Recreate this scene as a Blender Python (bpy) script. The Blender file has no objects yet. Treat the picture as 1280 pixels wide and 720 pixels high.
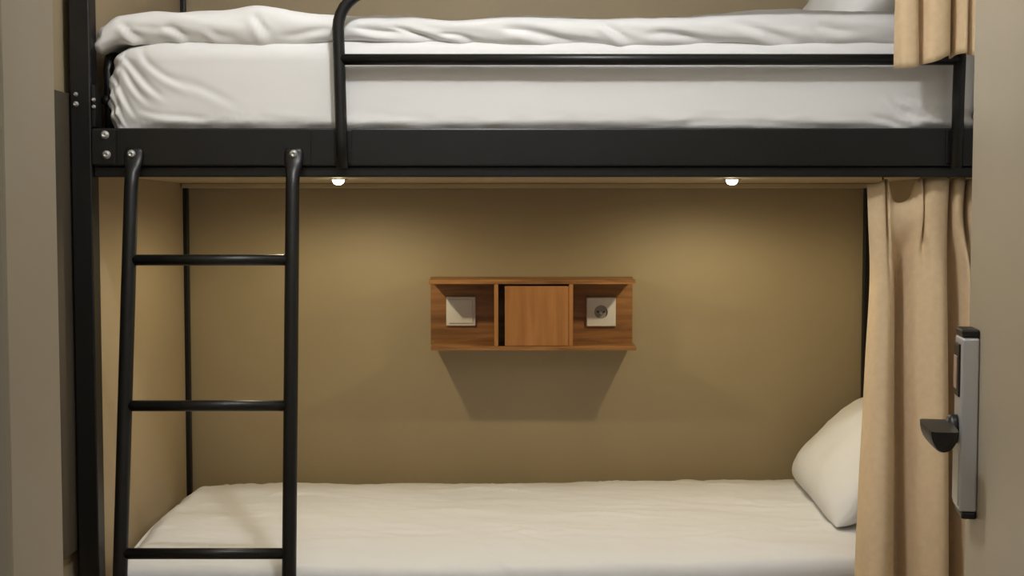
import bpy, bmesh, math, random
from mathutils import Vector, Matrix, noise
random.seed(4)
C = bpy.context.scene.collection
S = bpy.context.scene
R = math.radians
PI = math.pi

# ---------------------------------------------------------------- camera, world, exposure
cd = bpy.data.cameras.new('camera'); cam = bpy.data.objects.new('camera', cd); C.objects.link(cam)
cam.location = (0, -2.93, 1.27); cam.rotation_euler = (R(90 - 3.1), 0, 0)
cd.sensor_width = 36; cd.lens = 1597 / 1280 * 36; cd.clip_start = 0.05
S.camera = cam
w = bpy.data.worlds.new('world'); S.world = w; w.use_nodes = True
w.node_tree.nodes['Background'].inputs[0].default_value = (1.0, 0.96, 0.88, 1)
w.node_tree.nodes['Background'].inputs[1].default_value = 0.16
S.view_settings.view_transform = 'Standard'; S.view_settings.look = 'None'
S.view_settings.gamma = 1; S.view_settings.use_curve_mapping = False
S.view_settings.exposure = 0.05

ROOM_LAMP_W = 36.0
ROOM_LAMP = (-0.08, -0.92, 2.50)
HALL_LAMP_W = 11.0
SPOT_W = 7.4

# ---------------------------------------------------------------- materials
def mat(name, col, rough=0.6, metal=0.0, vary=0.0, vscale=8.0, stretch=(1, 1, 1), bump=0.0, bscale=200.0, bstretch=(1, 1, 1), col2=None, coat=0.0, spec=0.5, bdist=0.001):
    m = bpy.data.materials.new(name); m.use_nodes = True
    nt = m.node_tree; b = nt.nodes['Principled BSDF']
    b.inputs['Base Color'].default_value = (*col, 1); b.inputs['Roughness'].default_value = rough
    b.inputs['Metallic'].default_value = metal; b.inputs['Specular IOR Level'].default_value = spec
    b.inputs['Coat Weight'].default_value = coat
    tc = nt.nodes.new('ShaderNodeTexCoord')
    if vary > 0:
        mp = nt.nodes.new('ShaderNodeMapping'); mp.inputs['Scale'].default_value = stretch
        n = nt.nodes.new('ShaderNodeTexNoise'); n.inputs['Scale'].default_value = vscale; n.inputs['Detail'].default_value = 6
        mx = nt.nodes.new('ShaderNodeMix'); mx.data_type = 'RGBA'
        c2 = col2 or tuple(c * (1 - vary) for c in col)
        mx.inputs[6].default_value = (*c2, 1); mx.inputs[7].default_value = (*[min(1, c * (1 + vary * .4)) for c in col], 1)
        rp = nt.nodes.new('ShaderNodeMapRange'); rp.inputs[1].default_value = .32; rp.inputs[2].default_value = .68
        nt.links.new(tc.outputs['Object'], mp.inputs[0]); nt.links.new(mp.outputs[0], n.inputs['Vector'])
        nt.links.new(n.outputs[0], rp.inputs[0]); nt.links.new(rp.outputs[0], mx.inputs[0])
        nt.links.new(mx.outputs[2], b.inputs['Base Color'])
    if bump > 0:
        mp2 = nt.nodes.new('ShaderNodeMapping'); mp2.inputs['Scale'].default_value = bstretch
        n2 = nt.nodes.new('ShaderNodeTexNoise'); n2.inputs['Scale'].default_value = bscale; n2.inputs['Detail'].default_value = 3
        bp = nt.nodes.new('ShaderNodeBump'); bp.inputs['Strength'].default_value = bump; bp.inputs['Distance'].default_value = bdist
        nt.links.new(tc.outputs['Object'], mp2.inputs[0]); nt.links.new(mp2.outputs[0], n2.inputs['Vector'])
        nt.links.new(n2.outputs[0], bp.inputs['Height']); nt.links.new(bp.outputs[0], b.inputs['Normal'])
    return m
def emis(name, col, st):
    m = bpy.data.materials.new(name); m.use_nodes = True
    b = m.node_tree.nodes['Principled BSDF']; b.inputs['Base Color'].default_value = (*col, 1)
    b.inputs['Emission Color'].default_value = (*col, 1); b.inputs['Emission Strength'].default_value = st
    return m
M = dict(
    wall=mat('tan_wall_laminate', (.356, .281, .166), .55, vary=.06, vscale=3, stretch=(1, 1, .5), bump=.12, bscale=90, bstretch=(1, 1, .15)),
    panel=mat('tan_end_panel', (.372, .290, .178), .5, vary=.05, vscale=3, bump=.1, bscale=90, bstretch=(1, 1, .15)),
    ceil=mat('ceiling_paint', (.82, .81, .79), .8, bump=.1),
    plaster=mat('white_bounce_paint', (.70, .69, .66), .8, bump=.1),  # walls out of view, made white to bounce fill onto the bed
    jamb=mat('khaki_frame_paint', (.40, .345, .25), .5, vary=.05, vscale=4, bump=.08, bscale=60),
    door=mat('door_laminate', (.385, .330, .238), .45, vary=.06, vscale=2, stretch=(1, 1, .3), bump=.08, bscale=80, bstretch=(1, 1, .1)),
    floor=mat('floor_vinyl', (.50, .42, .32), .5, vary=.15, vscale=5, stretch=(.3, 3, 1)),
    black=mat('black_powder_coat', (.0068, .0066, .0060), .40, spec=.38, vary=.15, vscale=20, bump=.06, bscale=500),
    band=mat('dark_brown_band', (.062, .048, .030), .6, vary=.2, vscale=10, stretch=(1, 1, .2)),
    under=mat('slat_board_tan', (.44, .35, .22), .6, vary=.08, vscale=6),
    sheet=mat('white_cotton_sheet', (.74, .735, .72), .85, bump=.15, bscale=700, spec=.2),
    duvet=mat('white_cotton_duvet', (.76, .755, .74), .85, bump=.15, bscale=700, spec=.2),
    curtain=mat('beige_curtain_linen', (.68, .51, .315), .85, vary=.06, vscale=60, stretch=(1, 1, 1), bump=.3, bscale=900, spec=.15),
    bolt=mat('zinc_bolt', (.50, .49, .46), .42, .6),
    steel=mat('brushed_aluminium', (.62, .63, .65), .38, .55, vary=.1, vscale=5, stretch=(1, 1, .1), bump=.05, bscale=300, bstretch=(1, 1, .02)),
    plastic=mat('black_plastic', (.009, .0085, .008), .42, spec=.4),
    amber=mat('card_reader_insert', (.42, .28, .20), .35),
    white=mat('white_switch_plastic', (.74, .72, .66), .35),
    grey=mat('socket_grey', (.30, .29, .26), .5),
    ring=mat('chrome_trim', (.7, .68, .62), .25, .9),
    lens=emis('warm_led_lens', (1.0, .86, .58), 30),
    roomlens=emis('white_lamp_diffuser', (1.0, .96, .9), 6),
)
def wood(name, c1, c2, axis):
    m = bpy.data.materials.new(name); m.use_nodes = True; nt = m.node_tree; b = nt.nodes['Principled BSDF']
    tc = nt.nodes.new('ShaderNodeTexCoord'); mp = nt.nodes.new('ShaderNodeMapping')
    mp.inputs['Scale'].default_value = (2.2, 6, 26) if axis == 'x' else (26, 6, 2.2)
    n = nt.nodes.new('ShaderNodeTexNoise'); n.inputs['Scale'].default_value = 2.0; n.inputs['Detail'].default_value = 8; n.inputs['Distortion'].default_value = .6
    r = nt.nodes.new('ShaderNodeValToRGB')
    r.color_ramp.elements[0].position = .3; r.color_ramp.elements[0].color = (*c1, 1)
    r.color_ramp.elements[1].position = .72; r.color_ramp.elements[1].color = (*c2, 1)
    nt.links.new(tc.outputs['Object'], mp.inputs[0]); nt.links.new(mp.outputs[0], n.inputs['Vector'])
    nt.links.new(n.outputs[0], r.inputs[0]); nt.links.new(r.outputs[0], b.inputs['Base Color'])
    b.inputs['Roughness'].default_value = .42
    return m
M['wood'] = wood('walnut_horizontal_grain', (.16, .066, .016), (.40, .185, .055), 'x')
M['wood_v'] = wood('walnut_vertical_grain', (.30, .125, .034), (.42, .19, .058), 'z')

# ---------------------------------------------------------------- mesh helpers
def obj(name, bm, m, parent=None, smooth=False):
    me = bpy.data.meshes.new(name)
    bmesh.ops.recalc_face_normals(bm, faces=bm.faces)
    bm.to_mesh(me); bm.free()
    if smooth:
        me.shade_smooth()
    o = bpy.data.objects.new(name, me); C.objects.link(o)
    me.materials.append(M[m] if isinstance(m, str) else m)
    if parent is not None:
        o.parent = parent
        o.matrix_parent_inverse = Matrix.Translation(-wloc(parent))
    return o
def wloc(o):
    return o.location.copy() if o.parent is None else Vector((0, 0, 0)) + (o.matrix_parent_inverse.to_translation() + o.location + wloc(o.parent))
def empty(name, loc, label, cat, group=None):
    o = bpy.data.objects.new(name, None); C.objects.link(o); o.location = loc; o.empty_display_size = .05
    return tag(o, label, cat, group)
def tag(o, label, cat, group=None):
    o['label'] = label; o['category'] = cat
    if group: o['group'] = group
    return o
def struct(name, bm, m, label=None):
    o = obj(name, bm, m); o['kind'] = 'structure'
    if label: o['label'] = label
    return o
def box(x0, x1, y0, y1, z0, z1, bev=0.0, seg=2, bm=None):
    t = bmesh.new(); bmesh.ops.create_cube(t, size=1)
    for v in t.verts:
        v.co = Vector(((x0 + x1) / 2 + v.co.x * (x1 - x0), (y0 + y1) / 2 + v.co.y * (y1 - y0), (z0 + z1) / 2 + v.co.z * (z1 - z0)))
    if bev > 0:
        bmesh.ops.bevel(t, geom=t.edges[:], offset=bev, segments=seg, profile=.5, affect='EDGES')
    if bm is None: return t
    me = bpy.data.meshes.new('tmp'); t.to_mesh(me); t.free(); bm.from_mesh(me); bpy.data.meshes.remove(me)
    return bm
def tube(pts, rad, seg=14, bm=None, squash=None, cap=True):
    """sweep a circle along pts; rad a number or list; squash: list of (sx, sy) section scales"""
    bm = bm or bmesh.new(); pts = [Vector(p) for p in pts]; n = len(pts)
    rads = rad if isinstance(rad, (list, tuple)) else [rad] * n
    rings = []; up = None
    for i, p in enumerate(pts):
        t = (pts[min(i + 1, n - 1)] - pts[max(i - 1, 0)]).normalized()
        if up is None:
            ref = Vector((0, 1, 0)) if abs(t.y) < .9 else Vector((1, 0, 0))
            up = (ref - t * ref.dot(t)).normalized()
        else:
            up = (up - t * up.dot(t)).normalized()
        sd = t.cross(up); sq = squash[i] if squash else (1, 1)
        rings.append([bm.verts.new(p + (sd * math.cos(a) * sq[0] + up * math.sin(a) * sq[1]) * rads[i]) for a in [2 * PI * k / seg for k in range(seg)]])
    for a, b in zip(rings, rings[1:]):
        for k in range(seg):
            bm.faces.new((a[k], a[(k + 1) % seg], b[(k + 1) % seg], b[k]))
    if cap:
        bm.faces.new(rings[0]); bm.faces.new(rings[-1][::-1])
    return bm
def lathe(profile, c, axis='z', seg=24, bm=None):
    """profile: list of (radius, height) revolved around axis through c"""
    bm = bm or bmesh.new(); rings = []
    for r, h in profile:
        ring = []
        for k in range(seg):
            a = 2 * PI * k / seg; u, v = r * math.cos(a), r * math.sin(a)
            d = {'z': (u, v, h), 'y': (u, h, v), 'x': (h, u, v)}[axis]
            ring.append(bm.verts.new((c[0] + d[0], c[1] + d[1], c[2] + d[2])))
        rings.append(ring)
    for a, b in zip(rings, rings[1:]):
        for k in range(seg):
            bm.faces.new((a[k], a[(k + 1) % seg], b[(k + 1) % seg], b[k]))
    bm.faces.new(rings[0]); bm.faces.new(rings[-1])
    return bm
def axis_samples(h, r, n, nr=6, dense=False):
    s = [-(h - r) - r * math.tan(PI / 4 * k / nr) for k in range(nr, 0, -1)]
    inner = h - r
    for k in range(n + 1):
        t = k / n
        if dense: t = t * .17 / .45 if t < .45 else .17 + (t - .45) * .83 / .55
        s.append(-inner + 2 * inner * t)
    s += [inner + r * math.tan(PI / 4 * k / nr) for k in range(1, nr + 1)]
    return s
def soft_box(c, half, r, n, disp=None, warp=None, nr=6, dense=False):
    """rounded box with a dense grid; disp(p, normal) pushes along the normal, warp(p) bends"""
    bm = bmesh.new(); ax = [axis_samples(half[i], r, n[i], nr, dense and i == 0) for i in range(3)]
    inner = Vector([h - r for h in half]); cache = {}
    c = Vector(c)
    def vert(q):
        key = (round(q[0], 5), round(q[1], 5), round(q[2], 5))
        if key in cache: return cache[key]
        cl = Vector([max(-inner[i], min(inner[i], q[i])) for i in range(3)])
        nn = (Vector(q) - cl).normalized(); p = c + cl + nn * r
        if disp: p = p + nn * disp(p, nn)
        if warp: p = warp(p)
        v = bm.verts.new(p); cache[key] = v; return v
    for i in range(3):
        a, b = [(1, 2), (0, 2), (0, 1)][i]
        for sgn in (-1, 1):
            for ia in range(len(ax[a]) - 1):
                for ib in range(len(ax[b]) - 1):
                    vs = []
                    for da, db in ((0, 0), (1, 0), (1, 1), (0, 1)):
                        q = [0, 0, 0]; q[i] = sgn * half[i]; q[a] = ax[a][ia + da]; q[b] = ax[b][ib + db]
                        vs.append(vert(q))
                    bm.faces.new(vs)
    return bm
def fr(p, octv=4, H=.9):
    return noise.fractal(Vector(p), H, 2.0, octv)
def sstep(a, b, x):
    t = max(0.0, min(1.0, (x - a) / (b - a))); return t * t * (3 - 2 * t)
def spline(xs, ys, x):
    """Catmull-Rom through (xs, ys)"""
    n = len(xs)
    if x <= xs[0]: return ys[0]
    if x >= xs[-1]: return ys[-1]
    i = max(k for k in range(n - 1) if xs[k] <= x)
    t = (x - xs[i]) / (xs[i + 1] - xs[i])
    p1, p2 = ys[i], ys[i + 1]
    m1 = (ys[i + 1] - ys[i - 1]) / (xs[i + 1] - xs[i - 1]) if i > 0 else (p2 - p1) / (xs[i + 1] - xs[i])
    m2 = (ys[i + 2] - ys[i]) / (xs[i + 2] - xs[i]) if i + 2 < n else (p2 - p1) / (xs[i + 1] - xs[i])
    d = xs[i + 1] - xs[i]; m1 *= d; m2 *= d
    return (2*t**3 - 3*t*t + 1)*p1 + (t**3 - 2*t*t + t)*m1 + (-2*t**3 + 3*t*t)*p2 + (t**3 - t*t)*m2

# ---------------------------------------------------------------- the room
XL, XR, YB, YF = -1.028, 1.16, .96, -1.72
CEIL = 2.54
struct('floor', box(XL - .1, XR + .6, -4.2, YB + .1, -.05, 0), 'floor')
struct('ceiling', box(XL - .1, XR + .6, -4.2, YB + .1, CEIL, CEIL + .05), 'ceil')
struct('wall_back', box(XL - .1, XR + .1, YB, YB + .1, 0, CEIL), 'wall', 'tan wall behind both bunks')
struct('wall_left', box(XL - .1, XL, YF - .1, YB, 0, CEIL), 'wall')
struct('wall_right', box(XR, XR + .1, YF - .1, YB, 0, CEIL), 'plaster')
# front wall with the doorway the camera looks through
JX = -.4314                     # inner edge of the left jamb
DX = .60                       # hinge side
b = box(XL, JX - .06, YF - .1, YF, 0, CEIL)
box(DX + .06, XR, YF - .1, YF, 0, CEIL, bm=b)
box(JX - .06, DX + .06, YF - .1, YF, 2.12, CEIL, bm=b)
struct('wall_front', b, 'plaster')
b = box(JX - .036, JX, -1.842, -1.715, 0, 2.08, .003)
struct('trim_1', b, 'jamb', 'khaki door frame jamb at the left of the doorway')
b = box(JX - .10, JX - .0365, -1.838, -1.72, 0, 2.0825, .003)
struct('trim_2', b, 'jamb', 'outer casing strip of the door frame')
b = box(DX + .004, DX + .07, YF - .12, YF + .01, 0, 2.08, .003)
box(JX - .10, DX + .07, YF - .12, YF + .01, 2.083, 2.16, .003, bm=b)
struct('trim_3', b, 'jamb')

# ---------------------------------------------------------------- room ceiling lamp and hall lamp
def ceiling_lamp(name, loc, watts, rad, label):
    """flush fitting with an opal dome; the bulb's light leaves just below the dome"""
    t = empty(name, loc, label, 'lamp')
    x, y, z = loc
    obj('housing', lathe([(rad + .02, CEIL - z), (rad + .02, .03), (rad + .004, .028)], loc), 'white', t, True)
    obj('diffuser', lathe([(rad, .029), (rad * .97, .016), (rad * .8, .0), (rad * .5, -.010), (.002, -.014)], loc), 'roomlens', t, True)
    ld = bpy.data.lights.new(name + '_light', 'POINT'); ld.shadow_soft_size = rad; ld.energy = watts
    ld.color = (.985, .99, 1.0)
    lo = bpy.data.objects.new('bulb', ld); C.objects.link(lo); lo.parent = t; lo.location = (0, 0, -.016 - rad)
    return t
ceiling_lamp('ceiling_lamp', ROOM_LAMP, ROOM_LAMP_W, .06, 'round opal ceiling lamp of the bunk room above the ladder')
ceiling_lamp('hall_ceiling_lamp', (0.1, -3.0, 2.50), HALL_LAMP_W, .10, 'round opal ceiling lamp of the hallway outside')

# ---------------------------------------------------------------- bunk bed
bed = empty('bunk_bed', (0, 0, 0), 'black metal bunk bed with ladder, guard rail and tan end panels', 'bunk bed')
# front posts
for x0 in (-1.008, 1.085):
    obj('post', box(x0, x0 + .048, 0.0, .05, 0, 2.30, .004), 'black', bed)
# rear posts, set in the corners of the niche
for x0, x1 in ((-.997, -.980), (1.066, 1.083)):
    obj('post', box(x0, x1, .935, .957, 0, 2.30, .003), 'black', bed)
# end panels
obj('end_panel', box(-1.016, -.994, .052, .957, .12, 2.25, .002), 'panel', bed)
obj('end_panel', box(1.083, 1.105, .052, .957, .12, 2.25, .002), 'panel', bed)
# upper long rail: box tube with a lower lip
rail = obj('front_rail', box(-.9595, 1.0845, 0.002, .034, 1.390, 1.477, .004), 'black', bed)
obj('lip', box(-.9595, 1.0845, .012, .046, 1.366, 1.3895, .003), 'black', rail)
obj('bracket', box(-.9585, -.905, -.003, .0015, 1.394, 1.473, .001), 'black', rail)
def bolt(x, y, z, r, parent, ax='y'):
    s = -1
    prof = [(r * 1.15, 0), (r * 1.15, s * .0015), (r, s * .0018), (r * .96, s * .004), (r * .75, s * .0065), (r * .42, s * .008), (r * .40, s * .006), (.0005, s * .006)]
    return obj('bolt', lathe(prof, (x, y, z), ax, 18), 'bolt', parent, True)
bolt(-.928, -.003, 1.461, .0085, rail); bolt(-.925, -.003, 1.416, .0085, rail)
# lower long rail and rear rails
obj('front_rail', box(-.9595, 1.0845, .002, .034, .16, .25, .004), 'black', bed)
for z0 in (1.39, .16):
    obj('rear_rail', box(-.979, 1.065, .935, .957, z0, z0 + .07, .003), 'black', bed)
# boards that carry the mattresses
ub = obj('mattress_base', box(-.990, 1.080, .047, .934, 1.376, 1.392, .002), 'under', bed)
obj('ledger', box(-.990, 1.080, .905, .934, 1.362, 1.3755, .002), 'under', ub)
obj('mattress_base', box(-.990, 1.080, .047, .934, .23, .246, .002), 'under', bed)
# end frame of the upper bunk beside the post
ef = obj('end_frame', tube([(-.945, .085, 1.40), (-.945, .085, 1.62), (-.945, .095, 1.645), (-.945, .12, 1.655), (-.945, .86, 1.655)], .012), 'black', bed, True)
obj('cross_bar', tube([(-.945, .06, 1.545), (-.945, .88, 1.545)], .011), 'black', ef, True)
br = obj('bracket', box(-.9595, -.952, .004, .05, 1.48, 1.575, .001), 'black', bed)
bolt(-.9935, -.0003, 1.553, .0045, bed); bolt(-.9935, -.0003, 1.531, .0055, bed)
bolt(-.954, .003, 1.541, .004, br); bolt(-.954, .003, 1.525, .004, br)
# dark board on the wall beside the left post
obj('side_band', box(-1.0275, -1.012, -.30, .05, .50, 1.556, .002), 'band', bed)  # dark brown tone left of the post

# guard rail
gr_r = .0135; gy = -.0145
arc = [(-.386, gy, 1.385), (-.387, gy, 1.45), (-.3905, gy, 1.60), (-.393, gy, 1.70)]
for k in range(1, 9):
    a = PI / 2 * k / 8; arc.append((-.393 + .085 * (1 - math.cos(a)), gy, 1.70 + .085 * math.sin(a)))
arc += [(.3, gy, 1.785), (.93, gy, 1.785)]
for k in range(1, 9):
    a = PI / 2 * k / 8; arc.append((.93 + .085 * math.sin(a), gy, 1.785 - .085 * (1 - math.cos(a))))
arc += [(1.012, gy, 1.55), (1.011, gy, 1.385)]
g = obj('guard_rail', tube(arc, gr_r, 16), 'black', bed, True)
obj('mid_bar', tube([(-.392, gy, 1.630), (1.012, gy, 1.630)], .0128, 16), 'black', g, True)
for x in (-.386, 1.011):
    obj('mounting_plate', box(x - .020, x + .020, -.002, .0015, 1.396, 1.472, .0015), 'black', g)

# ladder, leaning out towards the foot
lad = obj('ladder', box(-.90, -.46, -.0014, .0016, 1.3935, 1.4735, .0005), 'black', bed)
def lad_y(z): return -.026 - (1.38 - z) * .104
rails_x = []
for xt, xb in ((-.862, -.874), (-.497, -.497)):
    pts = []; rad = []; sq = []
    for z, y, s in ((1.431, -.0055, (1.15, .30)), (1.422, -.006, (1.35, .32)), (1.405, -.008, (1.35, .40)), (1.388, -.014, (1.2, .7)), (1.370, -.022, (1.0, 1.0)), (1.34, lad_y(1.34), (1, 1))):
        pts.append((xt, y, z)); rad.append(.0158); sq.append((s[0], s[1]))
    for z in (1.1, .8, .5, .2, .03):
        pts.append((xt + (xb - xt) * (1.34 - z) / .87, lad_y(z), z)); rad.append(.0162); sq.append((1, 1))
    r_ = obj('side_rail', tube(pts, rad, 16, squash=sq), 'black', lad, True)
    bolt(xt + (0.0 if xt > -.6 else -.004), -.0105, 1.417, .0085, lad)
    obj('foot', lathe([(.019, .0), (.019, .03), (.017, .045)], (pts[-1][0], pts[-1][1], 0), 'z', 16), 'plastic', lad, True)
for z in (1.177, .851, .524, .20):
    y = lad_y(z); k = (1.34 - z) / .87
    obj('rung', tube([(-.862 - .012 * k, y, z), (-.497, y, z)], .0125, 14), 'black', lad, True)

# ---------------------------------------------------------------- recessed spotlights under the upper bunk
def spotlight(x, y, label):
    z = 1.376
    t = empty('recessed_spotlight', (x, y, z), label, 'spotlight', 'spotlights under the upper bunk')
    obj('trim_ring', lathe([(.024, 0), (.024, -.003), (.017, -.004), (.016, -.002)], (x, y, z), 'z', 28), 'ring', t, True)
    obj('lens', lathe([(.0158, -.001), (.0155, -.006), (.0135, -.011), (.009, -.015), (.0008, -.017)], (x, y, z), 'z', 24), 'lens', t, True)
    ld = bpy.data.lights.new('spot_light', 'SPOT'); ld.energy = SPOT_W; ld.color = (1.0, .855, .56)
    ld.spot_size = R(178); ld.spot_blend = .45; ld.shadow_soft_size = .012
    lo = bpy.data.objects.new('bulb', ld); C.objects.link(lo); lo.parent = t; lo.location = (0, 0, -.034)
spotlight(-.458, .45, 'glowing round spotlight under the upper bunk, nearest the ladder')
spotlight(.58, .45, 'glowing round spotlight under the upper bunk, nearest the beige curtain')

# ---------------------------------------------------------------- bedding
# creases in the front cloth: (x0, z0, x1, z1, half width, depth)
def creases(p, lines):
    d = 0.0
    for x0, z0, x1, z1, wd, dep in lines:
        vx, vz = x1 - x0, z1 - z0; L2 = vx * vx + vz * vz
        t = ((p.x - x0) * vx + (p.z - z0) * vz) / L2
        if t < -.1 or t > 1.1: continue
        off = ((p.x - x0) * vz - (p.z - z0) * vx) / math.sqrt(L2) + .004 * math.sin(t * 5 + x0 * 40)
        if abs(off) > wd * 4: continue
        e = sstep(-.1, .25, t) * (1 - sstep(.55, 1.1, t))
        g0 = math.exp(-(off / wd) ** 2); g1 = math.exp(-((off - 1.6 * wd) / (1.2 * wd)) ** 2)
        d += .62 * dep * e * (.8 * g1 - g0)
    return d
MAT_CREASES = [(-.925, 1.650, -.790, 1.545, .007, .0085), (-.915, 1.625, -.830, 1.535, .006, .007), (-.935, 1.610, -.860, 1.500, .006, .007),
    (-.880, 1.655, -.735, 1.560, .007, .006), (-.930, 1.585, -.890, 1.485, .005, .006), (-.940, 1.560, -.905, 1.480, .005, .006), (-.860, 1.52, -.70, 1.495, .006, .005),
    (-.80, 1.60, -.62, 1.53, .010, .004), (.86, 1.56, .93, 1.49, .008, .010), (.90, 1.56, .97, 1.495, .008, .010), (.83, 1.50, .93, 1.485, .007, .008), (.3, 1.49, .8, 1.484, .006, .004)]
DUV_CREASES = [(-.90, 1.715, -.84, 1.675, .008, .008), (-.80, 1.71, -.74, 1.68, .008, .007), (-.60, 1.72, -.55, 1.69, .008, .008), (-.53, 1.69, -.40, 1.70, .008, .006),
    (-.36, 1.712, -.17, 1.672, .008, .011), (-.28, 1.708, -.13, 1.676, .007, .010), (-.17, 1.70, -.06, 1.675, .007, .008), (-.02, 1.712, .12, 1.678, .008, .010), (.06, 1.70, .20, 1.676, .007, .008),
    (.20, 1.722, .29, 1.680, .008, .010), (.31, 1.70, .46, 1.685, .008, .008), (.50, 1.712, .68, 1.682, .008, .008), (.70, 1.715, .80, 1.69, .008, .006), (-.70, 1.70, -.62, 1.675, .007, .006)]
# upper mattress in a fitted sheet
def up_m(p, n):
    d = .0022 * fr((p.x * 2.2, p.y * 3, p.z * 5)) * 1.0
    if n.y < -.3:
        d += creases(p, MAT_CREASES)
        # pulled hem near the rail
        d += .004 * sstep(1.53, 1.475, p.z) * fr((p.x * 12, 3, p.z * 30))
        d += .019 * sstep(1.465, 1.495, p.z) * sstep(-.95, -.8, p.x)
        rgt = sstep(.80, .95, p.x) * sstep(1.56, 1.49, p.z)
        d += rgt * .012 * fr((p.x * 22 + p.z * 18, 7, p.z * 20))
    if n.x < -.3:
        d += .003 * math.sin(p.z * 140 + p.y * 60 + 4 * fr((p.x * 4, p.y * 6, p.z * 8)))
    return d
def up_warp(p):
    if p.x < -.6:
        k = sstep(-.6, -.95, p.x); p.x += .018 * k * ((p.z - 1.55) / .1) ** 2
    return p
tag(obj('mattress', soft_box((.062, .473, 1.530), (.998, .436, .137), .035, (250, 24, 44), up_m, up_warp, 10, True), 'sheet', None, True),
    'thick mattress in a white fitted sheet on the upper bunk', 'mattress')
# upper duvet
SX = [-.97, -.92, -.86, -.79, -.70, -.59, -.51, -.44, -.37, -.26, -.15, .02, .11, .20, .39, .53, .65, .86, 1.06]
SP = [36, 27, 24, 22, 21, 16, 22, 25, 27, 26, 32, 27, 27, 28, 28, 22, 21, 21, 21]
def top_off(x): return (26 - spline(SX, SP, x)) / 540.0
def ud(p, n):
    d = .006 * fr((p.x * 3 + 4, p.y * 3, p.z * 4)) + .0025 * fr((p.x * 10, p.y * 10, p.z * 12))
    if n.y < -.2:
        a = p.x * .16 + p.z * 1.0 + .03 * fr((p.x * 1.3, 4, 0), 2)
        d += .011 * fr((p.x * 1.2 + 9, 2, a * 17), 3) * (.55 + .8 * fr((p.x * 1.7, 8, 1), 2)) + 1.5 * creases(p, DUV_CREASES)
    if n.x < -.2:
        d += .008 * fr((2, p.y * 5, p.z * 26))
    return d
def uw(p):
    k = (p.z - 1.672) / .067
    p.z += max(0, k) * top_off(p.x) 
    ov = 1 - sstep(-.965, -.905, p.x)
    p.z -= ov * .022
    # the front edge sinks a little onto the mattress towards the right
    p.z -= .006 * sstep(-.4, .2, p.x) * (1 - max(0, min(1, k)))
    return p
tag(obj('duvet', soft_box((.048, .484, 1.7065), (1.018, .462, .0325), .031, (240, 60, 6), ud, uw), 'duvet', None, True),
    'rumpled white duvet spread over the upper mattress behind the guard rail', 'duvet')

# lower mattress and duvet
tag(obj('mattress', soft_box((.045, .525, .3335), (1.02, .415, .087), .03, (60, 20, 4)), 'sheet', None, True),
    'white sheeted mattress of the lower bunk under its duvet', 'mattress')
def ld_(p, n):
    if n.z < -.2: return 0
    d = .0035 * fr((p.x * 2.0 + 3, p.y * 3.5, 1)) + .0048 * fr((p.x * 4 + p.y * 3, p.y * 9, 2), 3) + .0012 * fr((p.x * 20, p.y * 26, 5))
    # fine creases running lengthwise
    v = fr((p.x * 1.6, p.y * 9 + .5 * fr((p.x * 4, p.y * 4, 0)), 8), 2)
    d += .006 * max(0, 1 - abs(v) * 8) * sstep(-.2, .2, fr((p.x * 2.5, p.y * 3, 4)))
    return d
def lw(p):
    # crown, gentle fall to the rear edge, round rear left corner
    if p.z > .44:
        p.z -= .016 * sstep(.74, .95, p.y)
        p.z += .012 * sstep(-.3, .9, p.x)
        p.z -= .030 * sstep(-.90, -.985, p.x)
        q = math.hypot(max(0, -.80 - p.x), max(0, p.y - .76))
        p.z -= .05 * sstep(.11, .24, q)
    if p.y < .10 and p.z < .452: p.z -= .15 * sstep(.10, .085, p.y)
    p.y -= (.055 + .035 * (1 - sstep(.45, .85, p.x))) * sstep(.16, .05, p.y)
    if p.z > .44: p.z -= .010 * sstep(.04, -.06, p.y)
    dx, dy = -.80 - p.x, p.y - .75
    if dx > 0 and dy > 0:
        h = math.hypot(dx, dy); mx = .17
        if h > mx:
            p.x = -.80 - dx / h * mx; p.y = .75 + dy / h * mx
    p.x += .028 * sstep(.55, .05, p.y) * sstep(-.80, -.95, p.x)
    return p
tag(obj('duvet', soft_box((.040, .488, .4535), (1.015, .457, .031), .028, (220, 90, 4), ld_, lw), 'duvet', None, True),
    'smooth white duvet covering the lower bunk', 'duvet')

# pillows
def pillow(name, size, thick, loc, rot, label, sag=.0, seedz=0.0):
    """size: (width, length); pinched corners, seam round the edge"""
    bm = bmesh.new(); n = 46; g = {}
    W, L = size
    def st(k): return -math.cos(PI * k / n)
    for s in (1, -1):
        for i in range(n + 1):
            for j in range(n + 1):
                u, v = st(i), st(j)
                edge = i in (0, n) or j in (0, n)
                if s == -1 and edge: g[(s, i, j)] = g[(1, i, j)]; continue
                px = u * W / 2 * (1 - .045 * (1 - v * v) * abs(u) + .0) ; py = v * L / 2 * (1 - .045 * (1 - u * u) * abs(v))
                px *= math.sqrt(1 - .11 * v ** 4); py *= math.sqrt(1 - .11 * u ** 4)
                h = (max(0, 1 - abs(u) ** 3.2) * max(0, 1 - abs(v) ** 3.2)) ** .5 * thick / 2
                p = Vector((px, py, s * h))
                cr = fr((px * 5 + seedz, py * 5, s * 3)) * .010 * min(1, h / (thick * .2))
                p.z += cr - sag * (1 - u * u) * 0
                g[(s, i, j)] = bm.verts.new(p)
        for i in range(n):
            for j in range(n):
                f = [g[(s, i, j)], g[(s, i + 1, j)], g[(s, i + 1, j + 1)], g[(s, i, j + 1)]]
                bm.faces.new(f)
    mt = Matrix.Translation(loc) @ rot
    bm.transform(mt)
    return tag(obj(name, bm, 'sheet', None, True), label, 'pillow')
def ry(a): return Matrix.Rotation(R(a), 4, 'Y')
def rz(a): return Matrix.Rotation(R(a), 4, 'Z')
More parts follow.
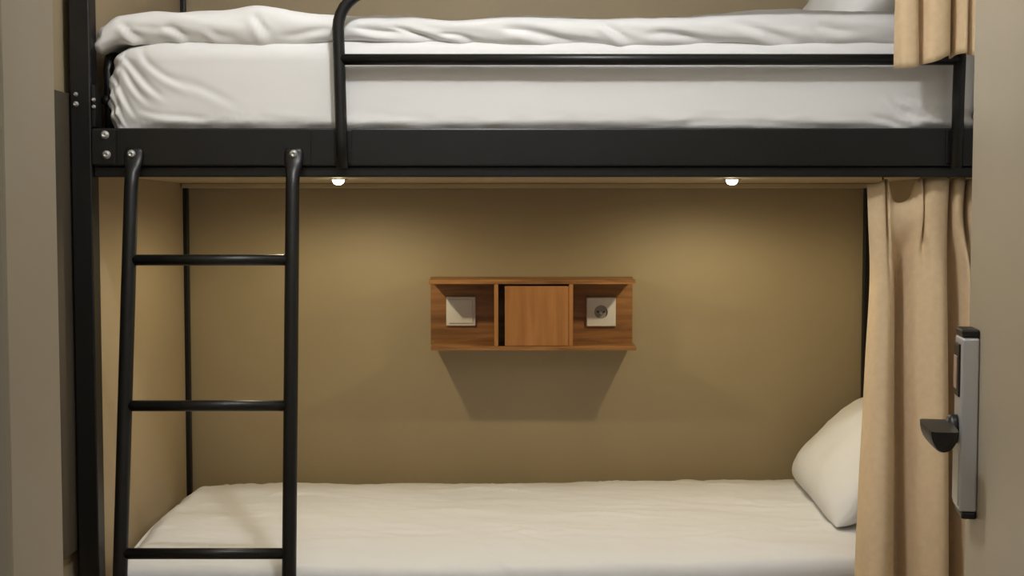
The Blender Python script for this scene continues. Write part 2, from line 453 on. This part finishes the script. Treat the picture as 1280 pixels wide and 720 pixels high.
pillow('pillow', (.36, .70), .17, (.947, .525, .622), rz(-3) @ ry(-43), 'plump white pillow propped at the curtain end of the lower bunk', seedz=2)
pillow('pillow', (.36, .62), .17, (.945, .56, 1.875), rz(2) @ ry(-46), 'white pillow propped at the curtain end of the upper bunk', seedz=6)

# ---------------------------------------------------------------- curtains
def curtain(name, rows, nu, nz, thick, label):
    """rows: list of (z, [(x, y, dz) per control point]) from top to hem"""
    t = empty(name, (rows[0][1][0][0], rows[0][1][0][1], rows[-1][0]), label, 'curtain')
    ncp = len(rows[0][1]); us = list(range(ncp)); zs = [r[0] for r in rows]
    grid = []
    zsr = [-z for z in zs]
    for j in range(nz + 1):
        f = j / nz; row = []
        for i in range(nu + 1):
            u = (ncp - 1) * i / nu
            xs = [spline(us, [c[0] for c in r[1]], u) for r in rows]
            ys = [spline(us, [c[1] for c in r[1]], u) for r in rows]
            dt = spline(us, [c[2] for c in rows[0][1]], u); db = spline(us, [c[2] for c in rows[-1][1]], u)
            ztop = zs[0] + dt; zbot = zs[-1] + db
            z = ztop + (zbot - ztop) * f
            x = spline(zsr, xs, -z); y = spline(zsr, ys, -z)
            k = .003 * fr((x * 14, y * 9, z * 3.0), 3)
            row.append(Vector((x + k * .6, y + k, z)))
        grid.append(row)
    bm = bmesh.new(); vf = [[bm.verts.new(p) for p in r] for r in grid]
    for j in range(nz):
        for i in range(nu):
            bm.faces.new((vf[j][i], vf[j][i + 1], vf[j + 1][i + 1], vf[j + 1][i]))
    o = obj('cloth', bm, 'curtain', t, True)
    sm = o.modifiers.new('thickness', 'SOLIDIFY'); sm.thickness = thick; sm.offset = 0
    return t
PX = 1 / 535.0
def X(px): return (px - 640) * PX
# lower curtain: pinch pleats under the rail
top = [(1083, .062, -9), (1094, .052, -7), (1103, .052, -2), (1106.5, .078, -2), (1109, .055, -5), (1119, .088, -30), (1134, .090, -26), (1145, .060, -3), (1151, .054, -1), (1153.5, .082, -1), (1157, .052, 0), (1171, .044, 0), (1184, .054, -1), (1188, .090, -2), (1192, .056, 0), (1199, .050, 0), (1205, .058, 0), (1208, .09, -2), (1212, .06, -2), (1224, .06, 0), (1234, .07, 0)]
pin = [(1085, .060), (1095, .050), (1105, .050), (1107.5, .074), (1111, .058), (1119, .060), (1137, .052), (1147, .044), (1151.5, .046), (1153.5, .070), (1156, .044), (1170, .042), (1183, .056), (1188.5, .095), (1193, .058), (1199, .052), (1204, .062), (1208, .10), (1213, .07), (1225, .06), (1236, .07)]
mid = [(1088, .060), (1094, .040), (1103, .036), (1108, .040), (1115, .050), (1124, .088), (1131, .098), (1137, .072), (1143, .050), (1152, .040), (1162, .032), (1173, .032), (1182, .050), (1190, .092), (1196, .086), (1203, .060), (1210, .045), (1216, .06), (1224, .07), (1232, .06), (1240, .07)]
mid2 = [(1084, .060), (1090, .036), (1101, .028), (1110, .036), (1117, .052), (1124, .090), (1131, .098), (1138, .066), (1144, .044), (1153, .034), (1163, .026), (1174, .028), (1184, .050), (1191, .094), (1197, .098), (1204, .070), (1211, .045), (1217, .06), (1226, .07), (1234, .06), (1242, .07)]
low = [(1071, .050), (1080, .022), (1095, .012), (1108, .024), (1118, .048), (1126, .086), (1134, .092), (1141, .056), (1147, .034), (1157, .022), (1168, .016), (1178, .022), (1187, .048), (1193, .092), (1200, .098), (1206, .070), (1213, .045), (1220, .06), (1230, .07), (1238, .06), (1246, .07)]
hem = [(1066, .046), (1076, .018), (1093, .006), (1108, .020), (1119, .046), (1127, .084), (1135, .090), (1143, .050), (1149, .030), (1158, .018), (1169, .012), (1179, .018), (1188, .046), (1194, .092), (1201, .098), (1207, .070), (1214, .045), (1222, .06), (1232, .07), (1240, .06), (1248, .07)]
def row(cp): return [(X(c[0]), c[1], (c[2] * PX if len(c) > 2 else 0)) for c in cp]
def deep(cp, k, off, sc=1.0): return [(640 + (c[0] - 640) * sc, (c[1] - .03) * k + .03 + off) for c in cp]
cl = curtain('curtain', [(1.366, row(top)), (1.272, row(pin)), (1.14, row(deep(mid, 1.35, -.012))), (.95, row(deep(mid2, 1.45, -.055, .988))), (.50, row(deep(low, 1.5, -.148, .960))), (.10, row(deep(hem, 1.5, -.152, .960)))], 320, 90, .0022,
        'long beige pleated curtain drawn to the side of the lower bunk')
obj('curtain_track', box(-.955, 1.08, .058, .072, 1.3685, 1.3755, .001), 'white', cl)
for px in (1104, 1152, 1186, 1206):
    x = X(px)
    obj('hook', tube([(x, .066, 1.369), (x, .066, 1.36), (x + .002, .070, 1.345), (x + .002, .074, 1.335)], .0022, 8), 'plastic', cl, True)
# upper curtain: hangs in front of the guard rail, hem just above the bed rail
PU = 1 / 556.0
def XU(px): return (px - 640) * PU
uh = [(1113, -.062, 1), (1118, -.092, 0), (1131, -.100, 0), (1138, -.092, 2), (1141, -.070, 5), (1144, -.074, 5), (1151, -.096, 6), (1162, -.102, 9), (1174, -.096, 15), (1180, -.070, 16), (1183, -.055, 14), (1186, -.080, 17), (1196, -.094, 18), (1201, -.070, 18), (1204, -.08, 16), (1212, -.09, 14), (1222, -.08, 12), (1232, -.07, 12)]
um = [(1114, -.058, 0), (1119, -.084, 0), (1128, -.090, 0), (1135, -.082, 0), (1140, -.062, 0), (1145, -.066, 0), (1152, -.086, 0), (1161, -.092, 0), (1172, -.086, 0), (1180, -.064, 0), (1184, -.050, 0), (1188, -.074, 0), (1196, -.086, 0), (1201, -.070, 0), (1204, -.072, 0), (1212, -.08, 0), (1222, -.07, 0), (1232, -.06, 0)]
def rowu(cp, yo=0): return [(XU(c[0]), c[1] + yo, c[2] * PU) for c in cp]
uc = curtain('curtain', [(2.36, rowu([(c[0], c[1] * .5, 0) for c in um], .01)), (1.9, rowu(um)), (1.602, rowu(uh))], 260, 50, .0022,
        'short visible end of beige curtain hanging over the upper guard rail')
obj('curtain_track', box(-.955, 1.08, -.035, -.020, 2.362, 2.372, .001), 'white', uc)

# ---------------------------------------------------------------- wooden wall unit with switch and socket
sx0, sx1, sz0, sz1, syf, syb = -.247, .366, .886, 1.094, .786, .959
sh = empty('wall_shelf', ((sx0 + sx1) / 2, syb, sz0), 'wooden wall shelf unit with a closed middle box, hung on the tan wall', 'shelf')
obj('back_panel', box(sx0, sx1, .943, syb, sz0 + .002, sz1, .001), 'wood', sh)
obj('top_board', box(sx0 + .004, sx1 - .006, syf, .9425, sz1 - .014, sz1 - .001, .001), 'wood', sh)
obj('bottom_board', box(sx0 + .010, sx1 - .003, syf, .9425, sz0, sz0 + .012, .001), 'wood', sh)
obj('divider', box(-.052, -.040, syf, .9425, sz0 + .0125, sz1 - .0145, .001), 'wood_v', sh)
obj('divider', box(.166, .178, syf, .9425, sz0 + .0125, sz1 - .0145, .001), 'wood_v', sh)
obj('box_door', box(-.021, .1655, syf + .002, syf + .018, sz0 + .0128, sz1 - .020, .001), 'wood_v', sh)
def plate(name, cx, cz, label, cat):
    y = .9425
    t = empty(name, (cx, y, cz), label, cat)
    h = .0445
    if cat == 'switch':
        obj('frame', box(cx - h, cx + h, y - .009, y, cz - h, cz + h, .0025), 'white', t)
        obj('rocker', box(cx - .036, cx + .036, y - .0125, y - .0092, cz - .036, cz + .036, .0012), 'white', t)
    else:
        # plate with a round well
        bm = bmesh.new(); n = 32; out = []; inn = []; wall = []
        for k in range(n):
            a = 2 * PI * k / n + PI / 4; c, s = math.cos(a), math.sin(a); m_ = max(abs(c), abs(s))
            out.append((c / m_ * h, s / m_ * h)); inn.append((c * .0205, s * .0205))
        rings = [[bm.verts.new((cx + q[0], yy, cz + q[1])) for q in src] for src, yy in ((out, y), (out, y - .008), ([(q[0] * .95, q[1] * .95) for q in out], y - .0105), (inn, y - .0105), (inn, y - .001))]
        for a_, b_ in zip(rings, rings[1:]):
            for k in range(n): bm.faces.new((a_[k], a_[(k + 1) % n], b_[(k + 1) % n], b_[k]))
        bm.faces.new(rings[0]); bm.faces.new(rings[-1])
        obj('face_plate', bm, 'white', t)
        obj('well_floor', lathe([(.0203, 0), (.0203, -.001), (.0005, -.001)], (cx, y - .0012, cz), 'y', 28), 'grey', t)
        for dx in (-.0095, .0095):
            obj('pin_hole', lathe([(.0028, 0), (.0028, -.0006), (.0003, -.0006)], (cx + dx, y - .0023, cz), 'y', 12), 'plastic', t)
        obj('earth_pin', lathe([(.0045, 0), (.0045, -.0075), (.003, -.010), (.0004, -.0105)], (cx - .001, y - .0022, cz - .003), 'y', 14), 'white', t, True)
    return t
plate('light_switch', -.155, .990, 'square white light switch in the left compartment of the wooden shelf', 'switch')
plate('power_socket', .270, .988, 'square white wall socket in the right compartment of the wooden shelf', 'socket')

# ---------------------------------------------------------------- open door with electronic lock, hinged near the camera
DA = R(11.0)
dvec = Vector((math.sin(DA), math.cos(DA), 0))           # along the door, away from the hinge
# door is modelled in its own frame: local y runs from the hinge to the free edge, -x is the face towards the room opening
free = Vector((.7555, -.825, 0)); Wd = .87
hinge = free - dvec * Wd
door = struct('door_1', box(0, .042, 0, Wd, .012, 2.07, .002), 'door', 'khaki door standing open at the right edge of the photo')
door['category'] = 'door'
def put(o):
    o.parent = door; o.matrix_parent_inverse = Matrix.Identity(4); return o
del door['category']
door.location = hinge; door.rotation_euler = (0, 0, -DA)
l0, l1 = Wd - .113, Wd - .043          # lock runs along the door between these
lz0, lz1 = .795, 1.096
lk = put(obj('lock_case', box(-.0275, -.0005, l0, l1, lz0 + .012, lz1 - .013, .004, 3), 'steel'))
def sub(o):
    o.parent = lk; o.matrix_parent_inverse = Matrix.Identity(4); return o
sub(obj('end_cap', box(-.0275, -.0005, l0 + .001, l1 - .001, lz1 - .0125, lz1, .003), 'plastic'))
sub(obj('end_cap', box(-.0235, -.0005, l0 + .001, l1 - .001, lz0, lz0 + .0115, .003), 'plastic'))
rd = sub(obj('card_reader', box(-.0305, -.0277, l0 + .010, l1 - .010, .988, 1.072, .0012), 'plastic'))
sub(obj('reader_insert', box(-.0325, -.0306, l0 + .020, l1 - .020, 1.000, 1.052, .0008), 'amber'))
sub(obj('face_strip', box(-.0292, -.0276, l0 + .006, l1 - .006, lz0 + .02, .900, .0006), 'steel'))
# lever: rose, neck, then the grip bends back towards the hinge
hy, hz = (l0 + l1) / 2, .934
hd = put(obj('handle', lathe([(.0235, .0), (.0235, -.009), (.020, -.014), (.012, -.015), (.012, -.052)], (-.0278, hy, hz), 'x', 24), 'plastic', None, True))
bm = bmesh.new()
# grip section is a half round: flat on top, belly below
prof = []
for k in range(15):
    a = PI + PI * k / 14; prof.append((math.cos(a) * .0235, math.sin(a) * .039))
secs = [(hy + .017, .72), (hy + .012, .92), (hy, 1.0), (hy - .05, .98), (hy - .10, .92), (hy - .112, .85), (hy - .118, .6)]
rings = []
for yy, s in secs:
    rings.append([bm.verts.new((-.0615 + q[0] * s, yy, hz + .012 + q[1] * s * .95)) for q in prof])
for a_, b_ in zip(rings, rings[1:]):
    for k in range(len(prof)):
        bm.faces.new((a_[k], a_[(k + 1) % len(prof)], b_[(k + 1) % len(prof)], b_[k]))
bm.faces.new(rings[0]); bm.faces.new(rings[-1])
lv = obj('lever', bm, 'plastic'); lv.parent = hd; lv.matrix_parent_inverse = Matrix.Identity(4)
